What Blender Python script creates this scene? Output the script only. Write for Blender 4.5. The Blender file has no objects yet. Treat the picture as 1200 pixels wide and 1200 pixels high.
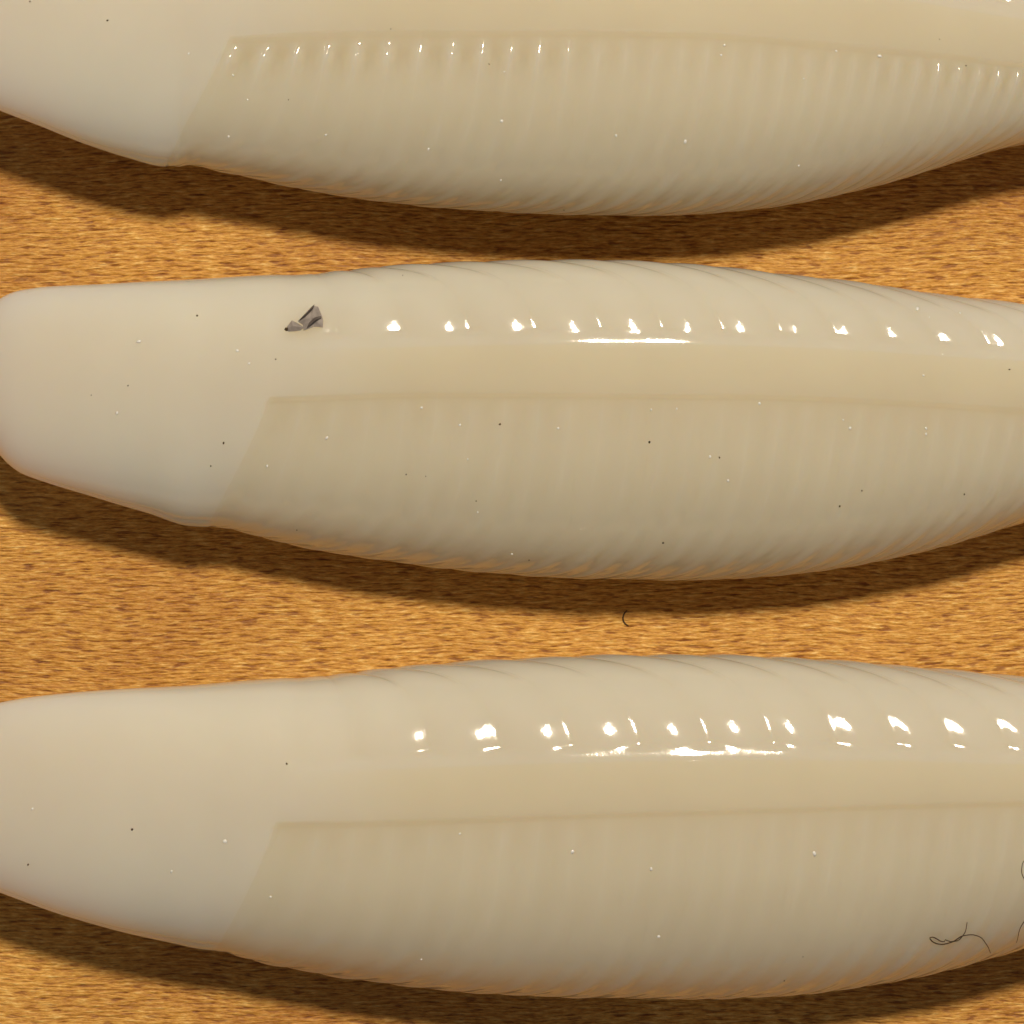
import bpy, math, random
import numpy as np
from mathutils import Vector

random.seed(7)
rng = np.random.default_rng(7)
scene = bpy.context.scene
COL = scene.collection

# ------------------------------------------------------------------ camera
U = 4.0e-5            # metres per unit of the layout grid (1200 units = 48 mm)
D = 0.22              # camera distance to the reference plane
ZREF = 0.004
cam_d = bpy.data.cameras.new("camera")
cam = bpy.data.objects.new("camera", cam_d)
COL.objects.link(cam)
cam.location = (0, 0, ZREF + D)
cam.rotation_euler = (0, 0, 0)
cam_d.sensor_width = 36.0
cam_d.lens = 36.0 * D / (1200 * U)
cam_d.clip_start = 0.01
cam_d.clip_end = 10.0
cam_d.dof.use_dof = True
cam_d.dof.focus_distance = D - 0.0015
cam_d.dof.aperture_fstop = 150.0
scene.camera = cam

# ------------------------------------------------------------------ light
world = bpy.data.worlds.new("World")
scene.world = world
world.use_nodes = True
bg = world.node_tree.nodes["Background"]
bg.inputs["Color"].default_value = (1.0, 0.975, 0.95, 1)
bg.inputs["Strength"].default_value = 0.125


def area_lamp(name, loc, target, size, power, color):
    d = bpy.data.lights.new(name, 'AREA')
    d.shape = 'ELLIPSE'
    d.size, d.size_y = size
    d.energy = power
    d.color = color
    o = bpy.data.objects.new(name, d)
    COL.objects.link(o)
    o.location = loc
    v = Vector(target) - Vector(loc)
    o.rotation_euler = v.to_track_quat('-Z', 'Y').to_euler()
    return o


KZ, KL = math.radians(24.5), 0.70
area_lamp("key_lamp", (0.042, KL * math.sin(KZ), KL * math.cos(KZ)), (0, 0, 0), (0.042, 0.080), 4.3, (1.0, 0.87, 0.68))
area_lamp("second_lamp", (0.05, 0.345, 0.60), (0, 0, 0), (0.02, 0.02), 0.12, (1.0, 0.93, 0.82))

scene.view_settings.view_transform = 'Standard'
scene.view_settings.look = 'None'
scene.view_settings.exposure = 0.0
scene.view_settings.gamma = 1.0
scene.cycles.transparent_max_bounces = 24
scene.cycles.max_bounces = 6
scene.cycles.diffuse_bounces = 3


# ------------------------------------------------------------------ helpers
def tag(o, label=None, cat=None, group=None, kind=None):
    if label: o["label"] = label
    if cat: o["category"] = cat
    if group: o["group"] = group
    if kind: o["kind"] = kind
    return o


def link_mesh(name, verts, quads, tris, mat, parent=None, smooth=True):
    me = bpy.data.meshes.new(name)
    verts = np.asarray(verts, dtype=np.float32).reshape(-1, 3)
    quads = np.asarray(quads, dtype=np.int32).reshape(-1, 4)
    tris = np.asarray(tris, dtype=np.int32).reshape(-1, 3)
    nq, nt = len(quads), len(tris)
    me.vertices.add(len(verts))
    me.vertices.foreach_set("co", verts.ravel())
    me.loops.add(nq * 4 + nt * 3)
    me.loops.foreach_set("vertex_index", np.concatenate([quads.ravel(), tris.ravel()]))
    me.polygons.add(nq + nt)
    starts = np.concatenate([np.arange(nq) * 4, nq * 4 + np.arange(nt) * 3]).astype(np.int32)
    me.polygons.foreach_set("loop_start", starts)
    me.polygons.foreach_set("use_smooth", np.full(nq + nt, smooth))
    me.update(calc_edges=True)
    me.validate()
    me.materials.append(mat)
    o = bpy.data.objects.new(name, me)
    COL.objects.link(o)
    if parent is not None:
        o.parent = parent
    return o


def sstep(a, b, x):
    t = np.clip((x - a) / (b - a), 0, 1)
    return t * t * (3 - 2 * t)


def pchip(pts):
    xs = np.array([p[0] for p in pts], float)
    ys = np.array([p[1] for p in pts], float)
    h = np.diff(xs); dl = np.diff(ys) / h
    m = np.zeros_like(xs)
    m[0], m[-1] = dl[0], dl[-1]
    for k in range(1, len(xs) - 1):
        if dl[k - 1] * dl[k] > 0:
            w1, w2 = 2 * h[k] + h[k - 1], h[k] + 2 * h[k - 1]
            m[k] = (w1 + w2) / (w1 / dl[k - 1] + w2 / dl[k])

    def f(x):
        x = np.asarray(x, float)
        xc = np.clip(x, xs[0], xs[-1])
        i = np.clip(np.searchsorted(xs, xc, side='right') - 1, 0, len(xs) - 2)
        t = (xc - xs[i]) / h[i]
        t2, t3 = t * t, t * t * t
        y = (2*t3-3*t2+1)*ys[i] + (t3-2*t2+t)*h[i]*m[i] + (-2*t3+3*t2)*ys[i+1] + (t3-t2)*h[i]*m[i+1]
        y = y + np.where(x < xs[0], (x - xs[0]) * m[0], 0) + np.where(x > xs[-1], (x - xs[-1]) * m[-1], 0)
        return y
    return f


# ------------------------------------------------------------------ materials
def nodes_of(m):
    m.use_nodes = True
    nt = m.node_tree
    return nt, nt.nodes, nt.links, nt.nodes["Principled BSDF"]


def ramp(nodes, stops, interp='LINEAR'):
    r = nodes.new("ShaderNodeValToRGB")
    r.color_ramp.interpolation = interp
    e = r.color_ramp.elements
    while len(e) > 1: e.remove(e[-1])
    e[0].position, e[0].color = stops[0][0], (*stops[0][1], 1)
    for p, c in stops[1:]:
        n = e.new(p); n.color = (*c, 1)
    return r


def noise(nt, vec, scale, detail=3, rough=0.55, dist=0.0):
    n = nt.nodes.new("ShaderNodeTexNoise")
    n.inputs["Scale"].default_value = scale
    n.inputs["Detail"].default_value = detail
    n.inputs["Roughness"].default_value = rough
    n.inputs["Distortion"].default_value = dist
    nt.links.new(vec, n.inputs["Vector"])
    return n


def mapping(nt, src, rot=0, scale=(1, 1, 1), loc=(0, 0, 0)):
    n = nt.nodes.new("ShaderNodeMapping")
    n.inputs["Rotation"].default_value = (0, 0, rot)
    n.inputs["Scale"].default_value = scale
    n.inputs["Location"].default_value = loc
    nt.links.new(src, n.inputs["Vector"])
    return n.outputs["Vector"]


def mixc(nt, fac, a, b, mode='MIX'):
    n = nt.nodes.new("ShaderNodeMix")
    n.data_type = 'RGBA'; n.blend_type = mode
    for s, v in ((n.inputs[0], fac), (n.inputs[6], a), (n.inputs[7], b)):
        if isinstance(v, (int, float)): s.default_value = v
        elif isinstance(v, tuple): s.default_value = (*v, 1)
        else: nt.links.new(v, s)
    return n.outputs[2]


def make_rubber(name, lo, hi, sss):
    m = bpy.data.materials.new(name)
    nt, N, L, p = nodes_of(m)
    tc = N.new("ShaderNodeTexCoord")
    v = tc.outputs["Object"]
    n1 = noise(nt, v, 110, 4, 0.6)
    c = ramp(N, [(0.25, lo), (0.75, hi)])
    L.new(n1.outputs["Fac"], c.inputs["Fac"])
    L.new(c.outputs["Color"], p.inputs["Base Color"])
    p.inputs["Roughness"].default_value = 0.07
    p.inputs["IOR"].default_value = 1.46
    p.subsurface_method = 'RANDOM_WALK'
    p.inputs["Subsurface Weight"].default_value = sss
    p.inputs["Subsurface Radius"].default_value = (1.0, 0.72, 0.46)
    p.inputs["Subsurface Scale"].default_value = 0.012
    n2 = noise(nt, v, 2600, 3, 0.6)
    n3 = noise(nt, v, 500, 2, 0.5)
    b = N.new("ShaderNodeBump"); b.inputs["Strength"].default_value = 0.22
    b.inputs["Distance"].default_value = 0.00002
    L.new(n2.outputs["Fac"], b.inputs["Height"])
    b2 = N.new("ShaderNodeBump"); b2.inputs["Strength"].default_value = 0.2
    b2.inputs["Distance"].default_value = 0.00006
    L.new(n3.outputs["Fac"], b2.inputs["Height"]); L.new(b.outputs["Normal"], b2.inputs["Normal"])
    L.new(b2.outputs["Normal"], p.inputs["Normal"])
    return m


def make_wood():
    m = bpy.data.materials.new("beech_wood")
    nt, N, L, p = nodes_of(m)
    tc = N.new("ShaderNodeTexCoord")
    base = tc.outputs["Object"]
    warpn = noise(nt, base, 60, 2)
    wv = N.new("ShaderNodeVectorMath"); wv.operation = 'MULTIPLY_ADD'
    L.new(warpn.outputs["Color"], wv.inputs[0])
    wv.inputs[1].default_value = (0.0, 0.0016, 0.0); L.new(base, wv.inputs[2])
    base = wv.outputs[0]
    rot = math.radians(-5)
    fib = mapping(nt, base, rot, (0.14, 1.0, 1))
    n_f = noise(nt, fib, 8200, 3, 0.6)          # fibre flecks
    fib2 = mapping(nt, base, rot, (0.15, 1.0, 1), (0.3, 0.2, 0))
    n_p = noise(nt, fib2, 6000, 1, 0.5)          # pores
    n_l = noise(nt, mapping(nt, base, rot, (0.5, 1, 1)), 85, 4, 0.62)   # broad tone
    c0 = ramp(N, [(0.28, (0.27, 0.095, 0.012)), (0.43, (0.55, 0.255, 0.040)), (0.57, (0.71, 0.385, 0.075)), (0.72, (0.90, 0.62, 0.22))])
    L.new(n_f.outputs["Fac"], c0.inputs["Fac"])
    pr = ramp(N, [(0.33, (0.46, 0.32, 0.22)), (0.405, (1, 1, 1))])
    L.new(n_p.outputs["Fac"], pr.inputs["Fac"])
    n_s = noise(nt, mapping(nt, base, math.radians(-9), (0.22, 1.0, 1), (0.1, 0.7, 0)), 17000, 2, 0.6)
    sr = ramp(N, [(0.34, (0.82, 0.76, 0.70)), (0.5, (1, 1, 1)), (0.66, (1.15, 1.18, 1.28))])
    L.new(n_s.outputs["Fac"], sr.inputs["Fac"])
    c0m = mixc(nt, 1.0, c0.outputs["Color"], sr.outputs["Color"], 'MULTIPLY')
    c1 = mixc(nt, 0.85, c0m, pr.outputs["Color"], 'MULTIPLY')
    lr = ramp(N, [(0.32, (0.74, 0.60, 0.46)), (0.5, (0.98, 0.95, 0.92)), (0.68, (1.16, 1.17, 1.25))])
    L.new(n_l.outputs["Fac"], lr.inputs["Fac"])
    c2 = mixc(nt, 1.0, c1, lr.outputs["Color"], 'MULTIPLY')
    L.new(c2, p.inputs["Base Color"])
    p.inputs["Roughness"].default_value = 0.5
    p.inputs["Specular IOR Level"].default_value = 0.35
    b = N.new("ShaderNodeBump"); b.inputs["Strength"].default_value = 0.7
    b.inputs["Distance"].default_value = 0.00012
    L.new(n_f.outputs["Fac"], b.inputs["Height"])
    b2 = N.new("ShaderNodeBump"); b2.inputs["Strength"].default_value = 0.6
    b2.inputs["Distance"].default_value = 0.0002
    L.new(n_p.outputs["Fac"], b2.inputs["Height"]); L.new(b.outputs["Normal"], b2.inputs["Normal"])
    L.new(b2.outputs["Normal"], p.inputs["Normal"])
    return m


def plain(name, col, rough=0.6, alpha_noise=None, spec=0.3):
    m = bpy.data.materials.new(name)
    nt, N, L, p = nodes_of(m)
    tc = N.new("ShaderNodeTexCoord")
    n = noise(nt, tc.outputs["Object"], 3000, 3)
    c = ramp(N, [(0.3, tuple(0.7 * k for k in col)), (0.7, tuple(min(1, 1.25 * k) for k in col))])
    L.new(n.outputs["Fac"], c.inputs["Fac"]); L.new(c.outputs["Color"], p.inputs["Base Color"])
    p.inputs["Roughness"].default_value = rough
    p.inputs["Specular IOR Level"].default_value = spec
    return m


def make_skin(name, tint, fade=(-0.0185, -0.0095)):
    m = bpy.data.materials.new(name)
    m.use_nodes = True
    nt = m.node_tree; N, L = nt.nodes, nt.links
    N.remove(N["Principled BSDF"])
    out = N["Material Output"]
    tr = N.new("ShaderNodeBsdfTransparent"); tr.inputs["Color"].default_value = (*tint, 1)
    gl = N.new("ShaderNodeBsdfGlossy"); gl.inputs["Roughness"].default_value = 0.06
    ge = N.new("ShaderNodeNewGeometry")
    fr = N.new("ShaderNodeMath"); fr.operation = 'MULTIPLY_ADD'      # the outer face shines a little, the inner one not
    L.new(ge.outputs["Backfacing"], fr.inputs[0]); fr.inputs[1].default_value = -0.006; fr.inputs[2].default_value = 0.006
    tc = N.new("ShaderNodeTexCoord")
    # the tint of the skin fades out towards the head
    sx = N.new("ShaderNodeSeparateXYZ"); L.new(tc.outputs["Object"], sx.inputs[0])
    mr = N.new("ShaderNodeMapRange"); mr.interpolation_type = 'SMOOTHSTEP'
    L.new(sx.outputs["X"], mr.inputs["Value"])
    mr.inputs["From Min"].default_value, mr.inputs["From Max"].default_value = fade
    L.new(mixc(nt, mr.outputs["Result"], (0.998, 0.998, 0.998), tint), tr.inputs["Color"])
    n2 = noise(nt, tc.outputs["Object"], 1500, 2, 0.5)
    b = N.new("ShaderNodeBump"); b.inputs["Strength"].default_value = 0.10
    b.inputs["Distance"].default_value = 0.00003
    L.new(n2.outputs["Fac"], b.inputs["Height"])
    L.new(b.outputs["Normal"], gl.inputs["Normal"])
    mx = N.new("ShaderNodeMixShader")
    L.new(fr.outputs[0], mx.inputs[0]); L.new(tr.outputs[0], mx.inputs[1]); L.new(gl.outputs[0], mx.inputs[2])
    L.new(mx.outputs[0], out.inputs["Surface"])
    return m


M_RUB = make_rubber("cream_soft_plastic", (0.655, 0.612, 0.515), (0.695, 0.652, 0.553), 1.0)
M_SKIN = make_skin("clear_oily_skin", (0.996, 0.996, 0.996))
M_SKIN_R = make_skin("clear_greyish_skin", (0.965, 0.962, 0.957))
M_SKIN_F = make_skin("clear_tan_skin", (0.978, 0.962, 0.915), (-1.0, -0.9))
M_SKIN_B = make_skin("clear_yellowish_skin", (0.974, 0.955, 0.898))
M_WOOD = make_wood()

# ------------------------------------------------------------------ table top
W2, H2, TH = 0.20, 0.15, 0.018
bv = 0.002
tv, tq = [], []
rings = [(0, -TH), (0, -bv), (bv * 0.3, -bv * 0.3), (bv, 0)]
for ins, z in rings:
    for sx, sy in ((-1, -1), (1, -1), (1, 1), (-1, 1)):
        tv.append((sx * (W2 - ins), sy * (H2 - ins), z))
for r in range(3):
    for k in range(4):
        a, b_ = r * 4 + k, r * 4 + (k + 1) % 4
        tq.append((a, b_, b_ + 4, a + 4))
tq.append((12, 13, 14, 15)); tq.append((3, 2, 1, 0))
top = link_mesh("tabletop", tv, tq, [], M_WOOD, smooth=False)
tag(top, "honey brown beech wood tabletop with short dark grain flecks", None, None, "structure")
del top["label"]

# ------------------------------------------------------------------ lures
BU, BL, NEXP = 0.70, 0.56, 2.25


def template(th, shear, bu=BU):
    c, s = np.cos(th), np.sin(th)
    y = np.sign(c) * np.abs(c) ** (2 / NEXP)
    sz = np.sign(s) * np.abs(s) ** (2 / NEXP)
    z = np.where(sz > 0, bu, BL) * sz + shear * y * sstep(-0.9, 0.4, sz)
    return y, z


def build_lure(P):
    x0, x1, capL = P['x0'], P['x1'], P['cap']
    fT, fB = pchip(P['top']), pchip(P['bot'])
    fU, fL = pchip(P['bandU']), pchip(P['bandL'])
    shear = P['shear']

    # outline -> scale, centre (solved on a table of stations)
    xt = np.concatenate([x0 + capL * (1 - np.cos(np.linspace(0, math.pi / 2, 40))), np.arange(x0 + capL + 4, x1 + 4, 4.0)])
    d = np.clip((x0 + capL - xt) / capL, 0, 1)
    f = (1 - d ** 2.4) ** (1 / 2.4)
    d2 = np.clip((xt - (x1 - 40)) / 40, 0, 1)
    f = np.maximum(f * np.sqrt(np.clip(1 - d2 ** 2, 0, 1)), 1e-4)
    Yt, Yb = 600 - fT(xt), 600 - fB(xt)
    cc = Yb + (Yt - Yb) * P.get('nosec', 0.5)
    Yt2 = cc + (Yt - cc) * f; Yb2 = cc + (Yb - cc) * f
    amax = np.max((Yt - Yb) / 2)
    zc = BL * amax * 0.93 + P['lift'] * sstep(420, -30, xt) + P['lift2'] * sstep(1000, 1500, xt)
    th = np.linspace(-math.pi / 2, 1.5 * math.pi, 240)
    BUx = lambda x: BU * (0.42 + 0.58 * sstep(-60, 460, x + 0 * P['x0']))
    ty, tz = template(th[None, :], shear, BUx(xt)[:, None])
    ty = np.broadcast_to(ty, tz.shape)
    a = (Yt2 - Yb2) / 2 * 0.97; yc = (Yt2 + Yb2) / 2
    for _ in range(8):
        Y = yc[:, None] + a[:, None] * ty; Z = zc[:, None] + a[:, None] * tz
        pr = Y * D / (D - (Z * U - ZREF))
        mx, mn = pr.max(1), pr.min(1)
        k = (Yt2 - Yb2) / (mx - mn)
        a = a * k
        yc = yc + ((Yt2 + Yb2) - (mx + mn)) / 2
    zmin = (zc + a * tz.min(1))
    zc = zc - min(zmin[(xt > 200)]) + 1.0

    def A(x): return np.interp(x, xt, a)
    def YC(x): return np.interp(x, xt, yc)
    def ZC(x): return np.interp(x, xt, zc)

    # columns along the body
    sh = P['head']
    cols = np.concatenate([x0 + capL * (1 - np.cos(np.linspace(0.0, math.pi / 2, 26)))[1:], np.arange(x0 + capL + 5, sh - 12, 5.0),
                           np.arange(sh - 10, sh + 13, 2.0), np.arange(sh + 14, 1260, 2.6), np.arange(1262, x1 - 42, 7.0),
                           x1 - 40 + 40 * np.sin(np.linspace(0, math.pi / 2, 12))[:-1]])
    ih = int(np.argmin(np.abs(cols - sh)))
    S = cols[:, None]

    # rows around the body: under-back, back, band, flank, under-belly
    xs_ = cols
    aa, yy = A(xs_), YC(xs_)
    pers = D / (D - (0.5 * amax * U - ZREF + ZC(xs_) * U))
    nyU = np.clip(((600 - fU(xs_)) / pers - yy) / aa, -0.2, 0.9)
    nyL = np.clip(((600 - fL(xs_)) / pers - yy) / aa, -0.4, 0.7)
    thU = np.arccos(np.sign(nyU) * np.abs(nyU) ** (NEXP / 2))
    thL = np.arccos(np.sign(nyL) * np.abs(nyL) ** (NEXP / 2))

    def seg(n, p0=1.0, p1=1.0):
        t = np.linspace(0, 1, n + 1)
        return t
    nA, nB, nC, nD, nE = 16, 84, 26, 110, 22
    e_out = lambda t: 1 - (1 - t) ** 1.5       # dense at the far end
    e_in = lambda t: t ** 1.5
    tA = seg(nA)[:-1]; tB = e_out(seg(nB))[:-1]
    tC = seg(nC)[:-1]; tC = tC - 0.6 * np.sin(2 * math.pi * tC) / (2 * math.pi)
    tD = e_in(seg(nD))[:-1]; tE = seg(nE)[:-1]
    one = np.ones_like(thU)[:, None]
    TH = np.concatenate([one * (-math.pi / 2 + tA * math.pi / 2), thU[:, None] * tB,
                         thU[:, None] + (thL - thU)[:, None] * tC,
                         thL[:, None] + (math.pi - thL)[:, None] * tD,
                         one * (math.pi + tE * math.pi / 2)], 1)
    jB, jC, jD, jE = nA, nA + nB, nA + nB + nC, nA + nB + nC + nD
    nrow = TH.shape[1]
    # sweep of the ribs towards the head
    tdor = np.clip((thU[:, None] - TH) / thU[:, None], 0, 1.05)
    tfl = np.clip((TH - thL[:, None]) / (math.pi - thL[:, None]), 0, 1.5)
    nosef = sstep(x0 + 20, 260, S)
    shift = -150 * tdor ** 1.8 * sstep(sh - 30, sh + 340, S) * sstep(x1, 1200, S)
    drop = np.clip((nyL[:, None] - np.cos(TH)) / (nyL[:, None] + 1), 0, 1) * (TH > thL[:, None]) + np.clip(TH - math.pi, 0, 2) * 0.3
    wh = np.exp(-np.clip(S - sh, 0, None) / 75)
    shift = shift - (wh * 80 * drop + (1 - wh) * (34 * tfl + 95 * tfl ** 3)) * nosef * sstep(x1, 1200, S)
    X = S + shift
    bux = BUx(X)
    ty, tz = template(TH, shear, bux)
    dth = 1e-3
    ty1, tz1 = template(TH - dth, shear, bux); ty2, tz2 = template(TH + dth, shear, bux)
    ny, nz = (tz2 - tz1), -(ty2 - ty1)
    ln = np.sqrt(ny * ny + nz * nz) + 1e-9
    ny, nz = ny / ln, nz / ln
    aX = A(X)
    # relief
    dots = np.array(P['dots'], float)
    if P['crest']:                                   # given: where the lamp glints on each rib; wanted: the grooves between
        cr = dots + (dots - 840) * 0.06
        dots = cr - 0.5 * np.gradient(cr)
    dots = list(dots)
    while dots[-1] < x1 - 330: dots.append(dots[-1] + max(40, dots[-1] - dots[-2] - 1.5))
    dots = np.array(dots, float)
    idx = np.arange(len(dots), dtype=float)
    ph = np.interp(S, dots, idx)
    ph = np.where(S < dots[0], (S - dots[0]) / (dots[1] - dots[0]), ph)
    ph = np.where(S > dots[-1], idx[-1] + (S - dots[-1]) / (dots[-1] - dots[-2]), ph)
    arcU = (thU[:, None] - TH) * aX * 0.95          # distance above the band edge
    arcL = (TH - thL[:, None]) * aX * 0.9           # distance below the band edge
    wob = 0.05 * np.sin(S * 0.031 + 3 * tfl)
    hd = sstep(sh, sh + 40, S)
    frac = ph - np.floor(ph)                         # 0 in a groove, 0.5 on the middle of a rib
    pit = np.interp(S, dots[:-1], np.diff(dots))
    gd = np.where(frac > 0.5, frac - 1, frac) * pit  # signed distance to the nearest groove
    hz = np.random.default_rng(P['head']).uniform(0.75, 1.25, 80)
    hk = hz[np.clip(np.floor(ph + 0.5).astype(int) + 5, 0, 79)]
    scal = np.sqrt(np.cos(math.pi * (frac - 0.5)) ** 2 + 0.04)
    prof = 3.3 * (1 + 0.40 * sstep(640, 400, S)) * (0.8 + 0.2 * hk) * (scal - 1.0) - 1.8 * np.exp(-((gd + 4) / 4.5) ** 2) * sstep(0.40, 0.85, tdor)
    gl = P['adors'] * hd * prof * (1 - sstep(0.45, 0.85, tdor) * (1 - sstep(sh + 20, sh + 190, S)))
    dep_d = hd * sstep(0, 18, arcU) * (-1.6) + gl * sstep(10, 23, arcU) * (1 - 0.5 * sstep(30, 90, arcU) * (1 - sstep(0.55, 0.9, tdor)))
    inB = (TH < thU[:, None])
    phf = (ph * 2 + wob)
    frf = np.abs((phf % 1.0) - 0.5)
    gf = np.cos(2 * math.pi * phf)
    grf = np.exp(-((0.5 - np.abs(frf)) / 0.12) ** 2)
    hf = sstep(sh - 3, sh + 7, S)
    fracf = phf - np.floor(phf)
    gdf = np.where(fracf > 0.5, fracf - 1, fracf) * pit * 0.5
    hf_k = hz[::-1][np.clip(np.floor(phf + 0.5).astype(int) + 5, 0, 79)]
    mod = 0.75 + 0.25 * np.sin(arcL * 0.045 + 1.0 + 0.004 * S) + 0.25 * np.sin(S * 0.021 + arcL * 0.02)
    low = sstep(0.35, 0.62, tfl)
    amp = P['atop'] * np.exp(-(np.clip(arcL - 14, 0, None) / 24) ** 2) * (0.35 + sstep(760, 560, S) + 0.6 * sstep(980, 1100, S)) + 1.35 * np.clip(mod + 0.35 * np.sin(2.3 * np.floor(phf + 0.5) + arcL * 0.075), 0.1, 2) * (1.05 + 0.35 * low)
    ridge = (0.5 + 0.5 * hf_k) * (0.5 + 0.5 * np.cos(2 * math.pi * phf)) ** 1.4 - 0.4
    crease = -1.2 * np.exp(-((gdf + 8) / 3.5) ** 2) * sstep(0.62, 0.9, tfl)
    dep_f = hf * (-4.6) * sstep(0, 7, arcL) * (1 - 0.75 * sstep(6, 75, arcL)) + hf * sstep(4, 24, arcL) * P['afl'] * (amp * ridge + crease)
    inD = (TH > thL[:, None])
    dep = np.where(inB, dep_d, 0) + np.where(inD, dep_f, 0)
    seam = sstep(sh + 10, sh - 10, S) * sstep(x0 + 40, x0 + 120, S)
    dep = dep - seam * 1.6 * np.exp(-((TH - math.pi + 0.30 - 0.10 * np.sin(S * 0.012)) / 0.05) ** 2)
    under = np.sin(TH)
    dep = dep * sstep(-0.75, -0.2, under) * sstep(x1 - 20, x1 - 250, S)
    # faint hand-made irregularity
    dep = dep + 0.5 * np.sin(S * 0.013 + 2.0 * TH) * nosef + 0.3 * np.sin(S * 0.045 - 3.1 * TH + 1.0) * nosef
    zcX = ZC(X)
    Xw = (X - 600) * (D - (zcX * U - ZREF)) / D

    def surf(dp):
        return np.stack([Xw * U, (YC(X) + aX * ty + dp * ny) * U, (zcX + aX * tz + dp * nz) * U], -1)
    V = surf(dep)
    VB = V
    VO = surf(dep + 0.55)      # outer face of the clear oily skin, and the foot of its rim tucked into the body
    VI = surf(dep - 0.5)
    ax = np.stack([(cols - 600) * (D - (ZC(cols) * U - ZREF)) / D * U, YC(cols) * U, ZC(cols) * U], -1)

    base = Vector((float(P['bx'] - 600) * U, float(YC(P['bx'])) * U, 0.0))
    root = bpy.data.objects.new("soft_lure", None)
    root.empty_display_size = 0.005
    COL.objects.link(root); root.location = base
    tag(root, P['label'], "fishing lure", "cream soft plastic fishing lures")
    V = V - np.array(base); VB = V; VO = VO - np.array(base); VI = VI - np.array(base)
    nc = len(cols)

    def closed_body():
        n = nc
        id_ = np.arange(n * nrow).reshape(n, nrow)
        b_ = np.roll(id_, -1, 1)
        q = np.stack([id_[:-1], b_[:-1], b_[1:], id_[1:]], -1).reshape(-1, 4)
        verts = np.concatenate([VB.reshape(-1, 3), VB[0].mean(0)[None], VB[-1].mean(0)[None]])
        t0 = n * nrow
        tris = [(t0, (j + 1) % nrow, j) for j in range(nrow)]
        o = (n - 1) * nrow
        tris += [(t0 + 1, o + j, o + (j + 1) % nrow) for j in range(nrow)]
        return link_mesh("body", verts, q, tris, M_RUB, root)

    def skin(name, i0, i1, j0, j1, mat):
        """a thin closed shell over columns i0..i1, rows j0..j1 (whole rings when j1 is None)"""
        ring = j1 is None
        ii = np.arange(i0, i1 + 1)
        jj = np.arange(nrow) if ring else np.arange(j0, j1 + 1)
        G = VO[np.ix_(ii, jj)]; I = VI[np.ix_(ii, jj)]
        n, mm = len(ii), len(jj)
        if not ring:                                 # hair-thin joint between neighbours
            for Q in (G, I):
                Q[0] = 0.92 * Q[0] + 0.08 * Q[1]; Q[-1] = 0.92 * Q[-1] + 0.08 * Q[-2]
        id_ = np.arange(n * mm).reshape(n, mm)
        if ring:
            a_, b_ = id_, np.roll(id_, -1, 1)
        else:
            a_, b_ = id_[:, :-1], id_[:, 1:]
        q = np.stack([a_[:-1], b_[:-1], b_[1:], a_[1:]], -1).reshape(-1, 4)
        quads = [q]
        verts = [G.reshape(-1, 3), I.reshape(-1, 3)]
        if ring:
            loops = [[(0, j) for j in range(mm)], [(n - 1, j) for j in range(mm - 1, -1, -1)]]
        else:
            loops = [[(0, j) for j in range(mm)] + [(i, mm - 1) for i in range(1, n)]
                     + [(n - 1, j) for j in range(mm - 2, -1, -1)] + [(i, 0) for i in range(n - 2, 0, -1)]]
        for per in loops:
            per = np.array(per)
            o1 = per[:, 0] * mm + per[:, 1]; o2 = o1 + n * mm
            quads.append(np.stack([o1, o2, np.roll(o2, -1), np.roll(o1, -1)], -1))
        return link_mesh(name, np.concatenate(verts), np.concatenate(quads), [], mat, root)

    ie = int(np.argmin(np.abs(cols - (x1 - 300))))
    closed_body()
    skin("head", 0, ih - 1, 0, None, M_SKIN)
    skin("side_band", ih, ie, jC, jD, M_SKIN_B)
    j_lo = int(np.argmin(np.abs(TH[ih] + 0.30)))
    j_hi = int(np.argmin(np.abs(TH[ih] - math.pi - 0.3)))
    gx = np.concatenate([[cols[ih]], dots[dots > sh + 8]])
    for k in range(len(gx) - 1):
        ca = int(np.argmin(np.abs(cols - gx[k]))); cb = int(np.argmin(np.abs(cols - gx[k + 1])))
        skin("rib", ca, cb, j_lo, jC, M_SKIN_R)
    hd_ = np.interp(np.arange(0, len(dots) - 1, 0.5), idx, dots)
    gx = np.concatenate([[cols[ih]], hd_[hd_ > sh + 8]])
    for k in range(len(gx) - 1):
        ca = int(np.argmin(np.abs(cols - gx[k]))); cb = int(np.argmin(np.abs(cols - gx[k + 1])))
        skin("rib", ca, cb, jD, j_hi, M_SKIN_F)
    return root


MID = dict(
    x0=-32, x1=1760, cap=66, nosec=0.53, shear=0.215, lift=50, lift2=25, head=322, bx=760, adors=1.0, afl=1.0, atop=1.5, crest=True,
    label="middle cream soft plastic lure with a torn grey flake stuck on its back",
    top=[(-20, 345), (20, 341), (60, 336), (130, 333), (250, 326), (375, 318), (450, 311), (550, 305), (680, 302), (800, 307), (900, 318),
         (1000, 329), (1100, 343), (1200, 354), (1300, 368), (1400, 385), (1500, 402), (1600, 416), (1760, 424)],
    bot=[(-20, 536), (25, 556), (100, 580), (170, 601), (222, 617.5), (252, 619), (330, 637), (400, 650), (500, 664), (600, 674), (700, 680),
         (800, 681), (900, 676), (1000, 664), (1100, 643), (1200, 614), (1300, 580), (1400, 545), (1500, 515), (1600, 492), (1760, 484)],
    bandU=[(-20, 425), (330, 413), (600, 406), (750, 405), (900, 408), (1200, 424), (1760, 446)],
    bandL=[(-20, 476), (320, 465), (500, 460), (700, 461), (900, 463), (1050, 469), (1200, 476), (1760, 462)],
    dots=[388, 462, 535, 607, 678, 745, 810, 873, 935, 993, 1050, 1106, 1160, 1212, 1262])
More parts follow.
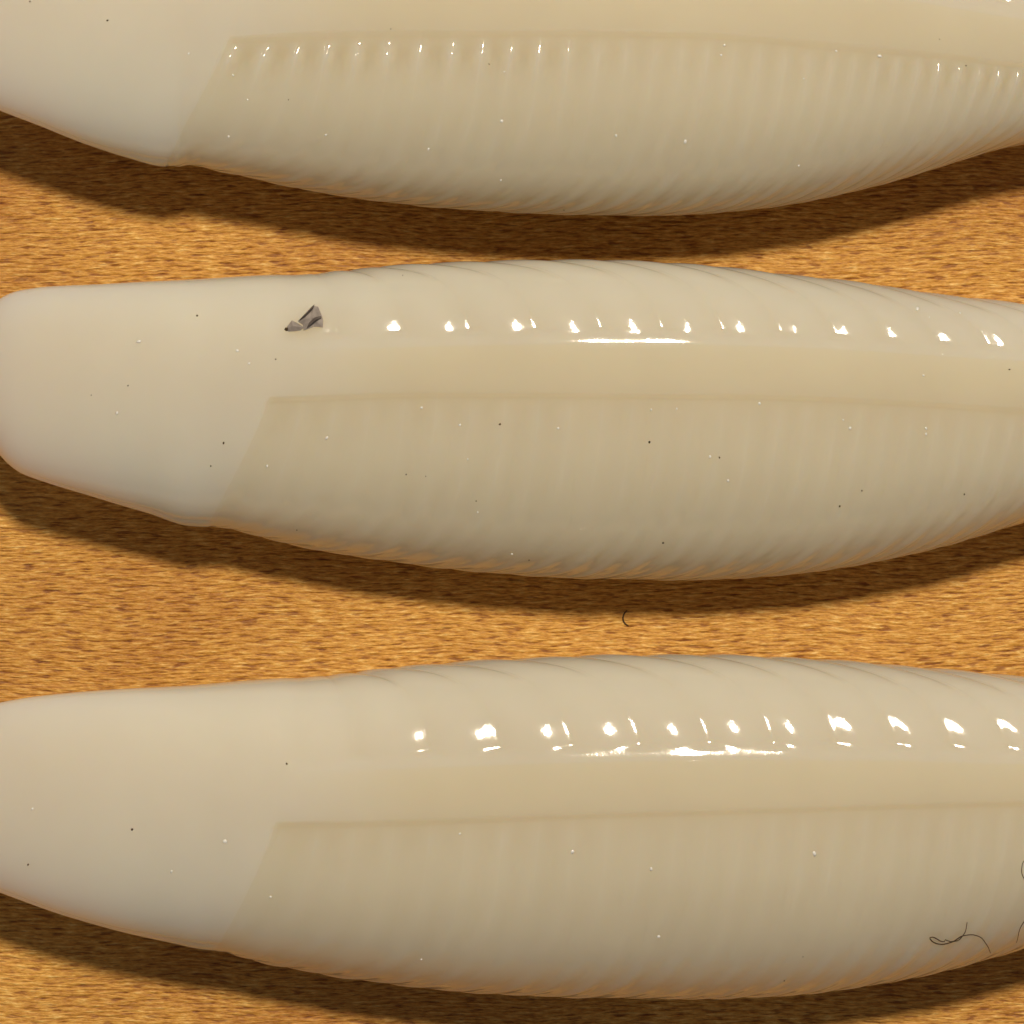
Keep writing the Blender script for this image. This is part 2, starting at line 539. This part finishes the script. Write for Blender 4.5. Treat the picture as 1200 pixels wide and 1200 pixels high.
BOT = dict(
    x0=-70, x1=1800, cap=60, nosec=0.5, shear=0.20, lift=50, lift2=25, head=330, bx=780, adors=1.0, afl=1.0, atop=1.5, crest=True,
    label="nearest cream soft plastic lure with a dark curled hair on its flank",
    top=[(-80, 842), (-40, 832), (0, 823), (40, 816), (100, 810), (200, 804), (300, 796), (400, 787), (500, 776), (600, 769), (700, 764.5), (800, 764),
         (900, 767), (1000, 773), (1100, 781), (1200, 790), (1300, 803), (1400, 820), (1500, 838), (1600, 855), (1800, 868)],
    bot=[(-80, 1012), (0, 1046), (100, 1080), (200, 1105), (232, 1112), (250, 1114), (300, 1127), (400, 1145), (500, 1158), (600, 1166), (700, 1170), (800, 1171),
         (900, 1168), (1000, 1158), (1100, 1140), (1200, 1113), (1300, 1080), (1400, 1045), (1500, 1010), (1600, 978), (1800, 955)],
    bandU=[(-80, 918), (330, 906), (500, 898), (650, 892), (850, 888), (1000, 889), (1200, 895), (1800, 905)],
    bandL=[(-80, 972), (330, 962), (500, 957), (700, 949), (900, 943), (1100, 938), (1200, 937), (1800, 925)],
    dots=[326, 405, 486, 567, 643, 718, 790, 862, 930, 996, 1061, 1120, 1180, 1236, 1290])
TOP = dict(
    x0=-60, x1=1640, cap=46, nosec=0.53, shear=0.10, crest=False, lift=50, lift2=25, head=274, bx=720, adors=1.0, afl=1.0, atop=9.0,
    label="farthest cream soft plastic lure cut off by the upper picture edge",
    top=[(-60, -80), (0, -92), (100, -100), (250, -110), (400, -117), (590, -124), (750, -122), (900, -110), (1070, -84), (1200, -55), (1350, -15), (1640, 25)],
    bot=[(-60, 104), (0, 131), (50, 150), (100, 170), (150, 186), (190, 196.5), (207, 197.5), (217, 195.5), (260, 203), (350, 222), (450, 238), (550, 247),
         (650, 253), (740, 255), (850, 250), (950, 236), (1030, 218), (1100, 198), (1150, 183), (1200, 171), (1300, 150), (1400, 130), (1640, 100)],
    bandU=[(-60, -5), (300, -18), (600, -20), (800, -18), (1000, -5), (1200, 22), (1640, 50)],
    bandL=[(-60, 48), (274, 42), (400, 38), (600, 38), (800, 40), (950, 49), (1100, 61), (1200, 71), (1640, 70)],
    dots=[248, 319, 390, 461, 532, 601, 668, 733, 796, 857, 915, 970, 1023, 1072, 1119, 1165, 1211, 1256])

lures = [build_lure(TOP), build_lure(MID), build_lure(BOT)]


# ------------------------------------------------------------------ dust and glint specks, flake and hairs
bpy.context.view_layer.update()
DG = bpy.context.evaluated_depsgraph_get()
CAM = Vector(cam.location)


def land(px, py):
    """where a dust or glint speck lies: the surface met from above at a point of the layout grid"""
    tgt = Vector(((px - 600) * U, (600 - py) * U, ZREF))
    ok, p, n, _, o, _ = scene.ray_cast(DG, CAM, (tgt - CAM).normalized())
    if n.z < 0: n = -n
    return p, n, o


M_DARK = plain("dark_dust", (0.06, 0.038, 0.018), 0.8)
M_PALE = plain("pale_dust_and_glints", (0.90, 0.87, 0.80), 0.15, spec=0.8)  # pale dust, and small highlights on surface bumps modelled as white bits
M_FLAKE = plain("grey_film", (0.30, 0.26, 0.235), 0.45)
M_FLAKE_D = plain("dark_film", (0.11, 0.088, 0.078), 0.5)
M_HAIR = plain("brown_hair", (0.055, 0.030, 0.014), 0.45)

bl_v, bl_f = [], []
_p = (1 + 5 ** 0.5) / 2
for a_, b_, c_ in ((-1, _p, 0), (1, _p, 0), (-1, -_p, 0), (1, -_p, 0), (0, -1, _p), (0, 1, _p), (0, -1, -_p), (0, 1, -_p), (_p, 0, -1), (_p, 0, 1), (-_p, 0, -1), (-_p, 0, 1)):
    v_ = Vector((a_, b_, c_)).normalized(); bl_v.append(v_)
bl_f = [(0, 11, 5), (0, 5, 1), (0, 1, 7), (0, 7, 10), (0, 10, 11), (1, 5, 9), (5, 11, 4), (11, 10, 2), (10, 7, 6), (7, 1, 8),
        (3, 9, 4), (3, 4, 2), (3, 2, 6), (3, 6, 8), (3, 8, 9), (4, 9, 5), (2, 4, 11), (6, 2, 10), (8, 6, 7), (9, 8, 1)]


def speck_mesh(mat, seed):
    r = random.Random(seed)
    vs = [tuple(v * r.uniform(0.65, 1.15)) for v in bl_v]
    o = link_mesh("dust_glint_speck", vs, [], bl_f, mat)
    me = o.data
    bpy.data.objects.remove(o)
    return me


WHICH = ("farthest", "middle", "nearest")


def specks(items, mat, word, li, zs):
    meshes = [speck_mesh(mat, 5 * li + k) for k in range(3)]
    for k, (px, py, d) in enumerate(items):
        p, n, hit = land(px, py)
        o = bpy.data.objects.new("dust_glint_speck", meshes[k % 3])
        COL.objects.link(o)
        r = d * (0.33 if word == 'dark' else 0.48) * U
        o.location = p + n * r * zs
        o.rotation_euler = n.to_track_quat('Z', 'Y').to_euler()
        o.scale = (r * random.uniform(0.75, 1.0), r * random.uniform(0.9, 1.3), r * 0.6)
        kind_ = hit.name.split(".")[0]
        zone = {"head": "smooth head", "side_band": "smooth side band"}.get(kind_, "ribbed back" if hit.active_material == M_SKIN_R else "ribbed flank")
        where = "" if zone == "smooth head" else (" toward the head" if px < 500 else " at mid length" if px < 850 else " toward the tail")
        tag(o, "tiny %s dust speck on the %s of the %s lure%s" % (word, zone, WHICH[li], where), "dust speck", "%s dust specks on the %s lure" % (word, WHICH[li]))


DARK = [[(35, 2, 4), (126, 24, 5), (338, 117, 2.5), (458, 34, 2.5), (573, 75, 3), (1132, 77, 3.5), (661, 246, 3), (1101, 46, 2.5)],
        [(231, 370, 4), (150, 452, 3), (107, 463, 3), (262, 519, 4.5), (323, 421, 3), (586, 497, 5.5), (761, 518, 4.5), (777, 636, 5), (843, 536, 4),
         (984, 593, 4), (1010, 575, 3.5), (1130, 579, 4), (620, 656, 3.5), (476, 556, 3), (499, 558, 3), (558, 587, 3), (1183, 433, 3.5), (472, 323, 3), (247, 546, 3), (348, 621, 3.5)],
        [(155, 972, 6), (33, 1013, 4), (336, 895, 4.5), (941, 1121, 3), (919, 1149, 3.5)]]
PALE = [[(221, 63, 3), (273, 88, 4), (290, 117, 3), (588, 142, 5), (587, 211, 4), (502, 175, 4), (803, 166, 6), (849, 53, 4), (845, 65, 4), (980, 60, 4), (942, 92, 3),
         (1031, 66, 6), (268, 160, 4), (382, 158, 4), (591, 84, 3), (722, 159, 4), (936, 194, 4)],
        [(137, 484, 4), (278, 411, 4), (292, 426, 5), (163, 400, 5), (494, 478, 4), (539, 498, 5), (383, 513, 5), (654, 502, 4), (793, 479, 4), (763, 480, 3), (890, 473, 4),
         (832, 535, 5), (853, 563, 4), (996, 502, 4), (988, 492, 3), (1085, 502, 4), (1085, 509, 4), (1082, 440, 5), (548, 538, 3), (600, 649, 4), (560, 600, 4), (313, 546, 4),
         (1075, 362, 6), (1089, 372, 3), (1125, 367, 3)],
        [(264, 986, 7), (201, 1021, 4), (671, 998, 6), (772, 1097, 6), (954, 1000, 6), (317, 1051, 4), (539, 977, 4), (763, 1018, 5), (38, 948, 4), (494, 1124, 4)]]
for li in range(3):
    specks(DARK[li], M_DARK, "dark", li, 0.35)
    specks(PALE[li], M_PALE, "pale glint and", li, 0.35)


def film(name, outline, centre, mat, lift, parent=None, org=None):
    """a small torn crumpled film lying on the plastic: folds raised by 'lift'"""
    pts = [(land(x, y), h) for x, y, h in outline] + [(land(*centre[:2]), centre[2])]
    P_ = [q[0][0] + q[0][1] * (lift + q[1] * U) for q in pts]
    N_ = [q[0][1] for q in pts]
    org = org or (sum(P_, Vector()) / len(P_))
    t = 1.0 * U
    vs = [tuple(p + n * t - org) for p, n in zip(P_, N_)] + [tuple(p - org) for p in P_]
    n = len(outline); m = n + 1
    tris = []; quads = []
    for k in range(n):
        j = (k + 1) % n
        tris += [(k, j, n), (j + m, k + m, n + m)]
        quads.append((k, k + m, j + m, j))
    o = link_mesh(name, vs, quads, tris, mat, parent, smooth=False)
    if parent is None:
        o.location = org
    return o, org


p0, n0, _ = land(360, 378)
fr_ = bpy.data.objects.new("torn_flake", None); COL.objects.link(fr_); fr_.location = p0; fr_.empty_display_size = 0.001
tag(fr_, "torn crumpled grey flake lying on the back of the middle lure", "flake")
film("lobe", [(350, 378, 1), (357, 372, 3), (365, 364, 2), (368, 361, 4), (373, 361.5, 3), (376, 368, 1), (379, 377, 4), (378.5, 384.5, 2), (368, 383, 0), (362, 386, 2), (356, 388, 1), (355, 381, 0)],
     (366, 374, 5), M_FLAKE, 1.0 * U, fr_, p0)
film("lobe", [(334, 387, 0), (339, 381, 2), (343, 377, 4), (350, 380, 2), (357, 384.5, 1), (352, 387.5, 0), (347, 388.5, 1), (339, 389, 1)], (344, 383.5, 5), M_FLAKE, 1.0 * U, fr_, p0)
film("fold", [(350, 378, 2), (357, 371.6, 4), (366, 363, 5), (369, 360.5, 5), (368, 364, 6), (359, 373, 6)], (361, 370, 7), M_FLAKE_D, 2.5 * U, fr_, p0)
film("fold", [(363, 380, 4), (369, 375, 5), (376, 373, 5), (377, 375, 5), (369, 379, 6), (360, 386.5, 3)], (368, 377.5, 7), M_FLAKE_D, 2.5 * U, fr_, p0)
film("tip", [(333.5, 387, 1), (335, 384.6, 2), (338, 385, 2), (338, 388.3, 2), (335.5, 388.6, 1)], (336, 386.7, 3), M_DARK, 1.5 * U, fr_, p0)


def hair(name, pts, rad, label, cat, lift=1.2, step=3, mat=None):
    px = np.array(pts, float)
    d = np.concatenate([[0], np.cumsum(np.hypot(*np.diff(px, axis=0).T))])
    tt = np.arange(0, d[-1], step)
    # smooth path through the points
    fx, fy = pchip(list(zip(d, px[:, 0]))), pchip(list(zip(d, px[:, 1])))
    P_ = []
    for k, t in enumerate(tt):
        p, n, _ = land(float(fx(t)), float(fy(t)))
        P_.append(np.array(p + n * (lift + 1.2 * abs(math.sin(t * 0.05))) * U))
    P_ = np.array(P_)
    org = P_.mean(0); P_ = P_ - org
    T = np.gradient(P_, axis=0); T /= np.linalg.norm(T, axis=1)[:, None]
    up = np.array([0, 0, 1.0]); A_ = np.cross(T, up); A_ /= np.linalg.norm(A_, axis=1)[:, None] + 1e-9
    B_ = np.cross(T, A_)
    vs, q = [], []
    for k in range(len(P_)):
        r = rad * U * (0.55 + 0.45 * math.sin(math.pi * (k + 0.5) / len(P_)))
        for j in range(6):
            w = j * math.pi / 3
            vs.append(P_[k] + r * (math.cos(w) * A_[k] + math.sin(w) * B_[k]))
    for k in range(len(P_) - 1):
        for j in range(6):
            q.append((k * 6 + j, k * 6 + (j + 1) % 6, k * 6 + 6 + (j + 1) % 6, k * 6 + 6 + j))
    q.append((0, 5, 4, 3)); q.append((3, 2, 1, 0))
    e = (len(P_) - 1) * 6
    q.append((e, e + 1, e + 2, e + 3)); q.append((e + 3, e + 4, e + 5, e))
    o = link_mesh(name, vs, q, [], mat or M_HAIR)
    o.location = tuple(org)
    tag(o, label, cat)
    return o


hair("curled_hair", [(1133, 1080), (1131, 1090), (1120, 1101), (1105, 1102), (1092, 1097), (1089, 1098), (1093, 1103), (1103, 1105.5), (1115, 1102), (1128, 1095), (1138, 1094), (1148, 1097), (1156, 1106), (1160, 1115)],
     0.75, "fine dark curled hair looping on the flank of the nearest lure", "hair")
hair("short_hair", [(1204, 1004), (1198, 1012), (1197, 1021), (1200, 1030), (1206, 1050), (1203, 1072), (1195, 1087), (1190, 1104)],
     0.6, "thin dark hair on the nearest lure at the right picture edge", "hair")
hair("wood_fibre", [(735, 715), (731, 720), (730, 725), (732, 730), (737, 733.5)], 0.9, "short dark fibre on the wood in the shadow below the middle lure", "fibre", step=1.5)
